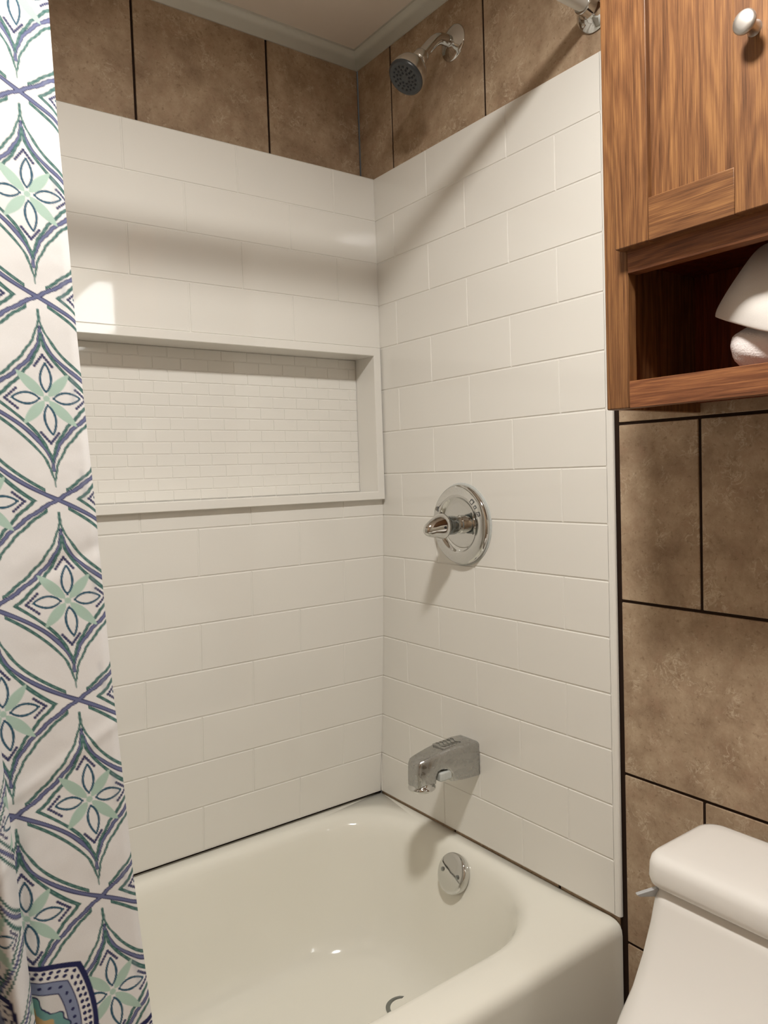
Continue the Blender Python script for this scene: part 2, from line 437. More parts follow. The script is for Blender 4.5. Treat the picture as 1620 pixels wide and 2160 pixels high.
# end panel (plumbing wall)
def end_panel(name, x, sgn, label):
    bm = bmesh.new()
    YE = -26.72
    def pl(a, z, h): return (x - sgn * h, a, z)
    # ground behind the grooves as a slab
    box(bm, x + sgn * GD, x + sgn * (XR - .02), YE + .18, 2.1, 0, 60)
    # rounded outer edge
    prof = [(0 + GD, YE + .62), (0, YE + .5), (0, YE + .22), (.03, YE + .1), (.1, YE + .02), (.18, YE), (.28, YE)]
    R = [[(x + sgn * a, y, z) for a, y in prof] + [(x + sgn * .28, YE + .62, z)] for z in (0.03, 59.97)]
    loft(bm, R)
    for k in range(15):
        z1, z0 = 60 - 4 * k, 56 - 4 * k
        off = -7.837 if k % 2 == 0 else -3.045
        j = off + PITCH - PITCH * 5
        while j < 3 + PITCH:
            l, r_ = max(j, YE + .38), min(j + PITCH, 2.1)
            if r_ - l > .3:
                brick(bm, pl, l, r_, z0, z1, .10, GD, .05)
            j += PITCH
    recalc(bm)
    o = link(name, bm, 'panel')
    return tag(o, label, 'wall panel')
end_panel('surround_panel', 0.0, 1, 'white tile-patterned end surround panel carrying the chrome tub valve and spout')
end_panel('surround_panel', XL + .3, -1, 'white tile-patterned end surround panel behind the closed part of the shower curtain')

# ------------------------------------------------------------------ bathtub
bm = bmesh.new()
TZ = -.38
def ring(x0, x1, y0, y1, r, z): return [(x, y, z) for x, y in rrect(x0, x1, y0, y1, r)]
X0, X1, Y0t, Y1t = XL + .35, .27, -26.72, 2.55
rings = [ring(X0, X1, Y0t, Y1t, .12, -15), ring(X0, X1, Y0t, Y1t, .12, TZ - 1.0), ring(X0, X1, Y0t + .06, Y1t, .12, TZ - .6),
         ring(X0, X1, Y0t + .22, Y1t, .14, TZ - .28), ring(X0, X1, Y0t + .5, Y1t, .2, TZ - .08), ring(X0, X1, Y0t + .9, Y1t, .3, TZ)]
# inner edge: x right, y front, y back, radius, z, left x
inner = [(-.75, -23.75, 1.35, 8.0, TZ), (-.95, -23.5, 1.1, 8.0, TZ - .05), (-1.15, -23.25, .85, 8.0, TZ - .17), (-1.4, -23.0, .6, 8.0, TZ - .42),
         (-1.65, -22.85, .42, 8.0, TZ - .8), (-1.95, -22.7, .25, 8.0, TZ - 1.6), (-2.45, -22.45, -.05, 8.0, TZ - 3.2), (-3.0, -22.2, -.4, 8.0, TZ - 5.2),
         (-3.6, -21.9, -.8, 8.0, TZ - 7.4), (-4.3, -21.5, -1.2, 7.8, TZ - 9.3), (-5.2, -21.0, -1.8, 7.5, TZ - 10.5), (-6.2, -20.2, -2.7, 7.0, TZ - 11.05),
         (-7.4, -19.2, -3.8, 6.2, TZ - 11.25), (-9.5, -17, -6.0, 5, TZ - 11.3), (-12, -13.5, -9.5, 1.5, TZ - 11.32)]
for i, (xr, yf, yb, r_, z) in enumerate(inner):
    d = -z + TZ
    xl = XL + 2.2 + d * 1.15 if d < 10.4 else XL + 14.5 + (d - 10.4) * 4
    rings.append(ring(xl, xr, yf, yb, r_, z))
loft(bm, rings, cap0=False, cap1=True)
recalc(bm)
tub = link('bathtub', bm, 'tub', smooth=True, angle=80)
tag(tub, 'glossy off-white alcove bathtub with rounded basin, standing along the tiled wall', 'bathtub')
FLZ = TZ - 11.3
# overflow plate on the sloping end of the basin
oc = Vector((-2.45, -11.55, -2.15)); on = Vector((-1, 0, .42)).normalized()
bm = bmesh.new(); lathe(bm, [(-.3, 1.62), (.10, 1.66), (.22, 1.62), (.30, 1.52), (.34, 1.3), (.36, .7), (.37, .05)], oc, on)
ovf = link('overflow_plate', bm, 'chrome', tub, smooth=True, angle=50)
e1 = Vector((0, 1, 0)); e2 = on.cross(e1)
for s_ in (.92, -.92):
    c = oc + e1 * s_ + on * .345
    bm = bmesh.new(); lathe(bm, [(0, .19), (.05, .19), (.09, .13), (.09, .02)], c, on, n=20); link('screw', bm, 'steel_dark', ovf, smooth=True)
bm = bmesh.new(); lathe(bm, [(-.05, 1.35), (.06, 1.35), (.10, 1.25), (.06, 1.05), (.0, .95), (-.02, .1)], (-8.0, -11.15, FLZ), (0, 0, 1)); 
link('drain', bm, 'steel_dark', tub, smooth=True)

# ------------------------------------------------------------------ shower head
PY = -11.45
sh = thing('overhead_shower', 'chrome bell shower head with dark spray face on bent arm above the panel', 'shower head', XR, PY, 67.4)
bm = bmesh.new(); lathe(bm, [(0, 1.42), (.06, 1.42), (.12, 1.36), (.20, 1.05), (.34, .62), (.42, .47)], (XR, PY, 67.45), (-1, 0, 0)); link('wall_flange', bm, 'chrome', sh, smooth=True, angle=50)
pts = [(XR, PY, 67.45), (-.5, PY, 67.45), (-1.05, PY, 67.40), (-1.45, PY, 67.22), (-1.85, PY, 66.9), (-2.3, PY, 66.42), (-3.35, PY, 65.2)]
bm = bmesh.new(); tube(bm, pts, .45); link('shower_arm', bm, 'chrome', sh, smooth=True, angle=60)
ax = Vector((-2.1, 0, -2.65)).normalized(); og = Vector((-3.05, PY, 65.55))
bm = bmesh.new(); lathe(bm, [(0, .46), (.04, .55), (.10, .60), (.82, .64), (.9, .58), (.92, .5)], og, ax); link('collar_nut', bm, 'nickel', sh, smooth=True, angle=50)
bm = bmesh.new(); lathe(bm, [(.88, .50), (.95, .62), (1.05, .68), (1.18, .74), (1.4, 1.0), (1.75, 1.28), (2.15, 1.42), (2.55, 1.47), (2.85, 1.48), (2.9, 1.45)], og, ax); bell = link('bell', bm, 'nickel', sh, smooth=True, angle=60)
bm = bmesh.new(); lathe(bm, [(2.85, 1.48), (3.0, 1.46), (3.12, 1.34), (3.15, 1.2), (3.10, 1.1), (3.10, .05)], og, ax); sf = link('spray_face', bm, 'spray', sh, smooth=True, angle=50)
ref = Vector((0, 1, 0)); f2 = ax.cross(ref)
for rr, n in ((.95, 16), (.68, 12), (.42, 8)):
    for i in range(n):
        a = 2 * math.pi * i / n + rr
        c = og + ax * 3.09 + (ref * math.cos(a) + f2 * math.sin(a)) * rr
        bm = bmesh.new(); lathe(bm, [(0, .085), (.06, .08), (.09, .05)], c, ax, n=10); link('nozzle', bm, 'black', sf, smooth=True)

# ------------------------------------------------------------------ shower valve
VZ = 27.5; VY = -11.3
sv = thing('shower_valve', 'round chrome shower valve plate with pointed lever handle on end panel', 'faucet valve', 0, VY, VZ)
bm = bmesh.new(); lathe(bm, [(0, 3.55), (.05, 3.55), (.08, 3.45)], (0, VY, VZ), (-1, 0, 0)); link('gasket', bm, 'clip', sv, smooth=True)
bm = bmesh.new(); lathe(bm, [(.04, 3.36), (.16, 3.42), (.30, 3.42), (.44, 3.34), (.52, 3.2), (.55, 3.05), (.62, 2.85), (.66, 2.6), (.66, 2.42), (.60, 2.34), (.48, 2.25), (.36, 2.0), (.30, 1.6), (.30, .7), (.42, .62), (.7, .6)], (0, VY, VZ), (-1, 0, 0), n=96)
esc = link('escutcheon', bm, 'chrome', sv, smooth=True, angle=50)
def icon(ang, kind):
    a = math.radians(ang); r = 2.72
    cy, cz = VY - math.sin(a) * r, VZ + math.cos(a) * r
    bm = bmesh.new()
    rad = Vector((0, -math.sin(a), math.cos(a))); tan = Vector((0, -math.cos(a), -math.sin(a))); nx = Vector((-1, 0, 0))
    def bar(p, q, t=.03):
        P = Vector((-.652, cy, cz)) + tan * p[0] + rad * p[1]; Q = Vector((-.652, cy, cz)) + tan * q[0] + rad * q[1]
        d = (Q - P).normalized(); s_ = nx.cross(d) * t
        v = [bm.verts.new(w_) for w_ in (P + s_, P - s_, Q - s_, Q + s_)]; u_ = [bm.verts.new(w_.co + nx * .02) for w_ in v]
        bm.faces.new(u_)
        for k in range(4): bm.faces.new((v[k], v[(k + 1) % 4], u_[(k + 1) % 4], u_[k]))
    h = .17 if kind != 'small' else .11
    if kind == 'open':
        bar((-h, -h), (-h, h)); bar((-h, h), (h, h)); bar((h, h), (h, -.02)); bar((-.05, -h), (-.05, 0)); bar((-.05, 0), (h, 0))
    else:
        bar((-h, -h), (-h, h)); bar((-h, h), (h, h)); bar((h, h), (h, -h)); bar((h, -h), (-h, -h))
    recalc(bm); link('etched_symbol', bm, 'mark', esc)
icon(44, 'square'); icon(56, 'small'); icon(70, 'open'); icon(-62, 'open')
bm = bmesh.new(); lathe(bm, [(.3, .82), (.55, .82), (.62, .72), (1.0, .70), (1.05, .66)], (0, VY, VZ), (-1, 0, 0)); link('valve_collar', bm, 'chrome', sv, smooth=True, angle=45)
bm = bmesh.new(); lathe(bm, [(1.0, .74), (1.1, .80), (1.62, .80), (1.64, .77), (1.67, .80), (2.15, .80)], (0, VY, VZ), (-1, 0, 0)); link('valve_sleeve', bm, 'steel_dark', sv, smooth=True, angle=35)
# handle: domed hub drawn out into a drooping lever
bm = bmesh.new(); R = []
for x, ry, rz, dz in ((-2.05, .72, .72, 0), (-2.10, .98, .98, 0), (-2.22, 1.06, 1.06, 0), (-2.40, 1.07, 1.07, 0), (-2.62, 1.0, 1.02, 0), (-2.85, .90, .93, -.02), (-3.15, .76, .84, -.06), (-3.45, .64, .74, -.12), (-3.75, .52, .62, -.18), (-4.0, .40, .48, -.22), (-4.18, .24, .30, -.25), (-4.26, .06, .08, -.26)):
    R.append([(x, VY + ry * math.cos(2 * math.pi * i / 40), VZ + dz + rz * math.sin(2 * math.pi * i / 40)) for i in range(40)])
loft(bm, R); recalc(bm); hd = link('lever_handle', bm, 'chrome', sv, smooth=True, angle=60)
bm = bmesh.new(); lathe(bm, [(-.05, .11), (.05, .11)], (-2.75, VY - .93, VZ - .05), (-.45, -1, 0), n=16); link('screw_hole', bm, 'black', hd)

# ------------------------------------------------------------------ tub spout
sp = thing('tub_spout', 'worn chrome tub spout pointing down over the basin, below the valve', 'faucet', 0, VY, 7.5)
prof = [(0.0, 5.95), (0.0, 8.95), (-1.2, 9.08), (-2.8, 9.02), (-4.2, 8.86), (-5.4, 8.66), (-6.0, 8.5), (-6.2, 8.15), (-6.26, 7.4), (-6.26, 6.35), (-4.45, 6.35), (-4.40, 6.95), (-4.25, 7.28), (-3.9, 7.36), (-3.3, 7.25), (-2.95, 6.7), (-2.75, 6.12), (-1.6, 5.98)]
bm = bmesh.new()
cols_ = []
for s_, ins in ((-1, .30), (-.93, .13), (-.82, .04), (-.7, 0), (.7, 0), (.82, .04), (.93, .13), (1, .30)):
    cx = sum(p[0] for p in prof) / len(prof); cols_.append((s_, ins))
def inset_pt(i, d):
    n = len(prof); p = Vector(prof[i]); a = Vector(prof[i - 1]); b_ = Vector(prof[(i + 1) % n])
    t = ((p - a).normalized() + (b_ - p).normalized()); t = t.normalized() if t.length > 1e-6 else Vector((1, 0))
    nrm = Vector((-t.y, t.x))          # polygon runs clockwise -> inside on this side
    q = p + nrm * d
    if p.x > -.01: q.x = 0.0
    return q
def hw(x): return 1.32 + (x / 6.3) * .50
R = []
for s_, ins in cols_:
    R.append([(inset_pt(i, ins)[0], VY + s_ * hw(prof[i][0]), inset_pt(i, ins)[1]) for i in range(len(prof))])
loft(bm, R); recalc(bm)
spb = link('spout_body', bm, 'chrome_worn', sp, smooth=True, angle=38)
bm = bmesh.new(); lathe(bm, [(-.15, .88), (0, .90), (.08, 1.02), (.18, 1.13), (.30, 1.16), (.40, 1.12), (.50, .98), (.50, .74), (.2, .68)], (-5.34, VY, 6.40), (0, 0, -1), cap0=False); link('nozzle_ring', bm, 'chrome', sp, smooth=True, angle=60)
boxobj('bottom_clip', (-2.85, -4.15, VY - 1.02, VY + 1.02, 6.42, 7.2), 'clip', sp, bevel=.15, seg=3)
# embossed plate with wavy ribs on top
bm = bmesh.new()
box(bm, -1.3, -3.5, VY - .72, VY + .72, 8.9, 9.10); em = link('embossed_plate', bm, 'chrome_worn', sp, bevel=.05)
for k in range(5):
    x = -1.6 - k * .4
    bm = bmesh.new(); tube(bm, [(x + .14 * math.sin(i * 1.25), VY + .6 - i * .2, 9.105) for i in range(7)], .045, n=8); link('wavy_rib', bm, 'steel_dark', em, smooth=True)

# ------------------------------------------------------------------ curtain rod
RY, RZ = -25.75, 63.05
rod = thing('curtain_rod', 'white straight shower curtain rod held by a chrome wall flange', 'curtain rod', XR, RY, RZ)
bm = bmesh.new(); lathe(bm, [(.9, .53), (-XL - .6, .53)], (0, RY, RZ), (-1, 0, 0), n=40); link('pole', bm, 'whiteplastic', rod, smooth=True, angle=50)
for x, d in ((XR, -1), (XL, 1)):
    bm = bmesh.new(); lathe(bm, [(0, 1.45), (.10, 1.48), (.28, 1.36), (.42, 1.05), (.55, .80), (.70, .72), (1.35, .70), (1.4, .6)], (x, RY, RZ), (d, 0, 0)); fl = link('rod_flange', bm, 'chrome', rod, smooth=True, angle=50)
    for a in (70, 190, 310):
        a = math.radians(a); c = Vector((x + d * .36, RY + 1.08 * math.cos(a), RZ + 1.08 * math.sin(a)))
        bm = bmesh.new(); lathe(bm, [(0, .17), (.08, .16), (.13, .09)], c, (d, 0, 0), n=16); link('screw', bm, 'chrome', fl, smooth=True)

# ------------------------------------------------------------------ shower curtain
ZS = [-13, 2, 9.6, 15.85, 23.7, 31.5, 38.9, 46.4, 51.2, 61.6]
XS = [-33.4, -33.7, -33.97, -34.35, -34.70, -34.95, -35.21, -35.37, -35.42, -35.55]
def x_edge(z): return np.interp(z, ZS, XS)
def y_edge(z):
    y = -26.5 - 2.5 * (60 - z) / 52
    return y + np.clip((z - 52) / 10, 0, 1) * .85
def curtain_pos(s, z):
    """s = distance along the cloth from its free edge"""
    low = np.clip((22 - z) / 14, 0, 1)
    k = np.clip((s - 5.3) / 2.2, 0, 1); k = k * k * (3 - 2 * k)
    y = y_edge(z) + k * .95 * np.sin((s - 5.3) * 1.45 + .12 * np.sin(z * .12))
    # a soft valley close to the left of the picture, lower down
    y = y + low * (.50 * np.exp(-((s - 4.45 + .045 * (z - 12)) / .30) ** 2))
    # gentle slack and pinches
    y = y + .05 * np.sin(s * 1.1 + z * .16) + .03 * np.sin(z * .55 + s * .9)
    y = y + .05 * np.exp(-((z - 29.5 + .35 * s) / .35) ** 2) * np.clip((4 - s) / 2, 0, 1) - .04 * np.exp(-((z - 22.3 + .5 * s) / .3) ** 2)
    # hem: the free edge curls slightly back
    y = y + .16 * np.clip((.35 - s) / .35, 0, 1) ** 2
    x = x_edge(z) - s * (1 - .42 * k)
    return x, y, z
# --- printed pattern
WH = np.array((.79, .775, .77)); GREEN = np.array((.050, .135, .125)); GREENL = np.array((.20, .33, .30)); BLUE = np.array((.150, .165, .300)); NAVY = np.array((.022, .025, .095))
MINT = np.array((.43, .585, .505)); TEAL = np.array((.030, .095, .150)); OCHRE = np.array((.52, .36, .17)); OLIVE = np.array((.30, .28, .15)); TEALL = np.array((.16, .34, .33)); SLATE = np.array((.24, .28, .42))
PZ = 7.93; PW = 5.35
def lay(c, m, colr):
    m = np.clip(m, 0, 1)[:, None]; return c * (1 - m) + colr * m
def sstep(d, wd, aa=.022): return np.clip((wd - np.abs(d)) / aa + .5, 0, 1)
rs = np.random.RandomState(3)
wob = rs.rand(64) * 6.28
def diamond(c, dx, dz):
    """one curved lozenge with its flower, around (0,0)"""
    ax_, az_ = np.abs(dx), np.abs(dz)
    jit = .016 * np.sin(dz * 7.0 + dx * 4) + .008 * np.sin(dz * 19 + dx * 15)
    def curve(a, b_, p):
        t = np.clip(1 - az_ / b_, 1e-4, 1)
        fx = a * t ** p
        slope = a * p * t ** (p - 1) / b_
        d = (ax_ - fx) / np.sqrt(1 + slope ** 2)
        return np.where(az_ < b_, d, np.hypot(ax_, az_ - b_)) + jit
    inside = (ax_ < PW / 2 + .02)
    edge = np.minimum(1, .55 + .6 * np.clip(1 - az_ / 3.6, 0, 1))
    o = curve(2.90, 3.46, 2.05); m1 = sstep(o, .062 * edge) * (ax_ < 2.30); c = lay(c, m1, GREEN); c = lay(c, sstep(o, .022) * (ax_ < 2.28) * (.35 + .3 * np.sin(dz * 31)), GREENL)
    bl = curve(2.68, 2.80, 2.05); m2 = sstep(bl, .085 * edge) * inside; c = lay(c, m2, NAVY); c = lay(c, sstep(bl, .052 * edge) * inside, BLUE)
    gi = curve(1.86, 2.52, 1.75); m3 = sstep(gi, .066 * edge); c = lay(c, m3, GREEN); c = lay(c, sstep(gi, .020) * (.35 + .3 * np.sin(dz * 27)), GREENL)
    # mint petals on the diagonals
    th = math.radians(47)
    for q in range(4):
        a = th if q % 2 == 0 else math.pi - th
        a += math.pi * (q // 2)
        u_ = dx * math.cos(a) + dz * math.sin(a); v_ = -dx * math.sin(a) + dz * math.cos(a)
        L_ = 1.38 if q in (1, 3) else 1.2
        t = np.clip((u_ - .12) / L_, 0, 1); wd = .20 * np.sin(np.pi * t ** .85) ** .75
        c = lay(c, (u_ > .1) * (u_ < .12 + L_) * sstep(v_, wd), MINT)
    c = lay(c, np.clip((.13 - np.hypot(dx, dz)) / .02, 0, 1), MINT)
    # outlined petals
    for a, L_, w_ in ((math.pi / 2 - .05, 1.10, .20), (-math.pi / 2 + .08, 1.14, .20), (0.02, .98, .22), (math.pi - .03, .98, .22)):
        u_ = dx * math.cos(a) + dz * math.sin(a); v_ = -dx * math.sin(a) + dz * math.cos(a)
        t = np.clip((u_ - .27) / L_, 0, 1); wd = w_ * np.sin(np.pi * t ** .9) ** .8 + .0
        on_ = (u_ > .22) * (u_ < .31 + L_)
        c = lay(c, on_ * sstep(v_, wd + .045), TEAL); c = lay(c, on_ * sstep(v_, np.clip(wd - .045, 0, 9)) * (u_ > .33) * (u_ < .2 + L_), WH)
    # beaded chevrons
    for cx, cz, d1, d2 in ((0, 1.70, (-.32, -.42), (.32, -.44)), (0, -1.74, (-.32, .42), (.32, .38)), (1.50, 0, (-.40, .36), (-.42, -.36)), (-1.50, 0, (.42, .38), (.42, -.38))):
        for d in (d1, d2):
            for k in range(6):
                f = k / 5
                bx, bz = cx + d[0] * f, cz + d[1] * f
                r = np.hypot(dx - bx, dz - bz)
                c = lay(c, np.clip((.070 - r) / .025, 0, 1), NAVY); c = lay(c, np.clip((.03 - r) / .02, 0, 1) * .6, BLUE)
    return c
def medallion(c, dx, dz):
    th = np.arctan2(dz, dx); r = np.hypot(dx, dz)
    q = ((th / (math.pi / 2)) % 1.0)                       # tips at 45 degrees in every quarter
    lobe = 1 + .20 * (1 - np.abs(2 * q - 1)) ** 2.2
    R_ = r / lobe
    m = np.clip((2.62 - R_) / .03, 0, 1); c = lay(c, m, NAVY)
    c = lay(c, np.clip((2.42 - R_) / .03, 0, 1), WH)
    for rr, n in ((2.30, 60), (2.12, 54)):
        ph = (th * n / (2 * math.pi)) % 1.0 - .5
        d = np.hypot(ph * 2 * math.pi * rr / n * lobe, (R_ - rr) * lobe)
        c = lay(c, np.clip((.085 - d) / .02, 0, 1), NAVY)
    c = lay(c, np.clip((1.99 - R_) / .03, 0, 1), NAVY); c = lay(c, np.clip((1.95 - R_) / .03, 0, 1), SLATE)
    n = 34; ph = (th * n / (2 * math.pi)) % 1.0 - .5
    d = np.hypot(ph * 2 * math.pi * 1.74 / n * lobe, (R_ - 1.74) * lobe); c = lay(c, np.clip((.075 - d) / .02, 0, 1), NAVY)
    c = lay(c, np.clip((1.54 - R_) / .03, 0, 1), NAVY); c = lay(c, np.clip((1.50 - R_) / .03, 0, 1), WH * .92)
    pet = .95 + .50 * np.abs(np.cos(2 * th)) + .07 * np.cos(16 * th)
    c = lay(c, np.clip((pet + .10 - r) / .03, 0, 1), NAVY); c = lay(c, np.clip((pet + .04 - r) / .03, 0, 1), TEALL)
    c = lay(c, np.clip((pet * .78 - r) / .05, 0, 1), OCHRE)
    c = lay(c, np.clip((.48 - r) / .03, 0, 1), NAVY); c = lay(c, np.clip((.42 - r) / .03, 0, 1), TEALL); c = lay(c, np.clip((.20 - r) / .03, 0, 1), OLIVE)
    return c
def pattern(s, z):
    c = np.tile(WH, (len(s), 1))
    sx = 1.43 - s                                          # + to the right
    zc = 43.33 - np.array([0]); 
    for colm in range(-1, 9):
        cx = -colm * PW / 2
        ph = 0 if colm % 2 == 0 else PZ / 2
        dx = sx - cx
        sel = np.abs(dx) < PW / 2 + .1
        if not sel.any(): continue
        zz = z[sel] - (43.33 + ph)
        dz = (zz + PZ / 2) % PZ - PZ / 2
        c[sel] = diamond(c[sel], dx[sel], dz)
    for cx, cz in ((-3.25, 11.15), (3.0, 7.6), (-9.6, 11.15)):
        dx, dz = sx - cx, z - cz
        sel = (np.abs(dx) < 3.4) & (np.abs(dz) < 3.4)
        if sel.any(): c[sel] = medallion(c[sel], dx[sel], dz[sel])
    # wrong-side print showing faintly through the hem
    hem = np.exp(-((s - .42 - .05 * np.sin(z * 3.1)) / .11) ** 2) * np.clip(np.sin(z * 1.585 + 1.3 + .4 * np.sin(z * 5)) * 1.6 - .5, 0, 1)
    c = lay(c, hem * .28, np.array((.30, .33, .40)))
    return np.clip(c, 0, 1)
def curtain_mesh(name, s_vals, z_vals, mat, parent):
    ns, nz_ = len(s_vals), len(z_vals)
    Sg, Zg = np.meshgrid(s_vals, z_vals); s = Sg.ravel(); z = Zg.ravel()
    x, y, zz = curtain_pos(s, z)
    co = np.stack([x * S, y * S, (zz + ZO) * S], 1).astype(np.float32)
    idx = np.arange(ns * nz_).reshape(nz_, ns)
    q = np.stack([idx[:-1, :-1], idx[1:, :-1], idx[1:, 1:], idx[:-1, 1:]], -1).reshape(-1, 4)
    me = bpy.data.meshes.new(name)
    me.vertices.add(len(co)); me.vertices.foreach_set('co', co.ravel())
    me.loops.add(q.size); me.loops.foreach_set('vertex_index', q.ravel().astype(np.int32))
    me.polygons.add(len(q)); me.polygons.foreach_set('loop_start', (np.arange(len(q)) * 4).astype(np.int32))
    me.update(calc_edges=True)
    me.polygons.foreach_set('use_smooth', np.ones(len(q), dtype=bool))
    at = me.color_attributes.new('print', 'FLOAT_COLOR', 'POINT')
    c = pattern(s, z); rgba = np.ones((len(s), 4), dtype=np.float32); rgba[:, :3] = c
    at.data.foreach_set('color', rgba.ravel())
    me.materials.append(mat)
    o = bpy.data.objects.new(name, me); col.objects.link(o)
    if parent: o.parent = parent; o.matrix_parent_inverse = Matrix.Translation(-parent.location)
    return o
m, t, b = nt('printed_curtain_fabric')
a = t.nodes.new('ShaderNodeAttribute'); a.attribute_name = 'print'
tc = t.nodes.new('ShaderNodeTexCoord'); wn = t.nodes.new('ShaderNodeTexNoise'); wn.inputs['Scale'].default_value = 900; wn.inputs['Detail'].default_value = 2
t.links.new(tc.outputs['Object'], wn.inputs['Vector'])
mm = t.nodes.new('ShaderNodeMix'); mm.data_type = 'RGBA'; mm.blend_type = 'MULTIPLY'; mm.inputs['Factor'].default_value = .07
t.links.new(a.outputs['Color'], mm.inputs['A']); t.links.new(wn.outputs['Fac'], mm.inputs['B'])
cr = t.nodes.new('ShaderNodeGamma'); cr.inputs['Gamma'].default_value = 1.0
t.links.new(mm.outputs['Result'], cr.inputs['Color'])
t.links.new(cr.outputs['Color'], b.inputs['Base Color'])
b.inputs['Roughness'].default_value = .7; b.inputs['Specular IOR Level'].default_value = .25
n2 = t.nodes.new('ShaderNodeTexNoise'); n2.inputs['Scale'].default_value = 14; n2.inputs['Detail'].default_value = 3
t.links.new(tc.outputs['Object'], n2.inputs['Vector'])
bp = t.nodes.new('ShaderNodeBump'); bp.inputs['Strength'].default_value = .55; bp.inputs['Distance'].default_value = .006
t.links.new(n2.outputs['Fac'], bp.inputs['Height']); t.links.new(bp.outputs['Normal'], b.inputs['Normal'])
tr = t.nodes.new('ShaderNodeBsdfTranslucent'); t.links.new(cr.outputs['Color'], tr.inputs['Color'])
ms = t.nodes.new('ShaderNodeMixShader'); ms.inputs['Fac'].default_value = .15
t.links.new(b.outputs['BSDF'], ms.inputs[1]); t.links.new(tr.outputs['BSDF'], ms.inputs[2])
t.links.new(ms.outputs['Shader'], t.nodes['Material Output'].inputs['Surface'])
sc_ = thing('shower_curtain', 'white shower curtain printed with blue and green lozenges, hanging at the tub side', 'shower curtain', -42, -27, 61.6)
s_vals = np.concatenate([np.arange(0, 7.6, .034), np.arange(7.6, 24, .12)])
z_vals = np.concatenate([np.arange(-12.5, 6, .25), np.arange(6, 54, .034), np.arange(54, 61.8, .25)])
curtain_mesh('fabric', s_vals, z_vals, m, sc_)
for k in range(8):
    s_ = .5 + k * 3.1
    x, y, z = curtain_pos(np.array([s_]), np.array([61.4]))
    bm = bmesh.new(); R_ = 1.02
    cz_ = 62.35
    tube(bm, [(float(x[0]), RY + R_ * math.sin(a_ / 20 * 2 * math.pi), cz_ + R_ * math.cos(a_ / 20 * 2 * math.pi)) for a_ in range(21)], .07, n=8)
    link('curtain_ring', bm, 'chrome', sc_, smooth=True)

# ------------------------------------------------------------------ wall cabinet
CY0, CY1 = -51.9, -32.6; CZ0, CZ1 = 35.15, 66.0; FX = -8.3
cab = thing('wall_cabinet', 'oak wall cabinet with panel doors and open cubby, hung above the toilet', 'cabinet', XR, -42.3, CZ0)
boxobj('side_panel', (XR - .02, FX + .75, CY1 - .5, CY1 - .04, CZ0 + .02, CZ1), 'wood_v', cab, bevel=.03)
boxobj('side_panel', (XR - .02, FX + .75, CY0 + .04, CY0 + .5, CZ0 + .02, CZ1), 'wood_v', cab, bevel=.03)
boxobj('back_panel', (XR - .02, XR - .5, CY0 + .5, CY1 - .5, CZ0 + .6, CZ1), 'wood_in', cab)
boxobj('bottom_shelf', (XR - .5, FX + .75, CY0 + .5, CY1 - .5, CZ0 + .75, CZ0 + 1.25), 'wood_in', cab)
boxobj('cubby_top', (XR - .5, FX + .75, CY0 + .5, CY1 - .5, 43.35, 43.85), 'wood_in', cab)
boxobj('top_board', (XR - .5, FX + .75, CY0 + .5, CY1 - .5, CZ1 - .5, CZ1), 'wood_h', cab)
for y0, y1 in ((CY1 - 1.5, CY1), (CY0, CY0 + 1.5)):
    boxobj('face_stile', (FX, FX + .75, y0, y1, CZ0, CZ1), 'wood_v', cab, bevel=.08, seg=3)
boxobj('face_rail', (FX + .005, FX + .75, CY0 + 1.5, CY1 - 1.5, CZ0, CZ0 + 1.45), 'wood_h_lit', cab, bevel=.03)
boxobj('face_rail', (FX + .005, FX + .75, CY0 + 1.5, CY1 - 1.5, 42.35, 44.6), 'wood_h_lit', cab, bevel=.03)
boxobj('face_rail', (FX + .005, FX + .75, CY0 + 1.5, CY1 - 1.5, CZ1 - 1.5, CZ1), 'wood_h_lit', cab, bevel=.03)
DX0, DX1 = FX - .03, FX - .78
def door(y0, y1, knob_y):
    z0, z1 = 43.5, 65.2; sw = 2.05
    bm = bmesh.new(); box(bm, DX0, DX1 + .33, y0 + sw - .15, y1 - sw + .15, z0 + sw, z1 - sw); d = link('door', bm, 'wood_v', cab)
    boxobj('door_stile', (DX0, DX1, y1 - sw, y1, z0, z1), 'wood_v', d, bevel=.05)
    boxobj('door_stile', (DX0, DX1, y0, y0 + sw, z0, z1), 'wood_v', d, bevel=.05)
    boxobj('door_rail', (DX0, DX1 + .01, y0 + sw, y1 - sw, z0, z0 + 2.15), 'wood_h', d, bevel=.03)
    boxobj('door_rail', (DX0, DX1 + .01, y0 + sw, y1 - sw, z1 - 2.15, z1), 'wood_h', d, bevel=.03)
    bm = bmesh.new(); lathe(bm, [(0, .36), (.1, .30), (.45, .26), (.6, .30), (.72, .47), (.80, .53), (.88, .53), (.96, .45), (1.0, .27), (1.01, .04)], (DX1, knob_y, 51.4), (-1, 0, 0), n=40)
    link('knob', bm, 'satin', d, smooth=True, angle=60)
door(-42.55, -33.9, -41.5)
door(-51.3, -42.65, -43.7)

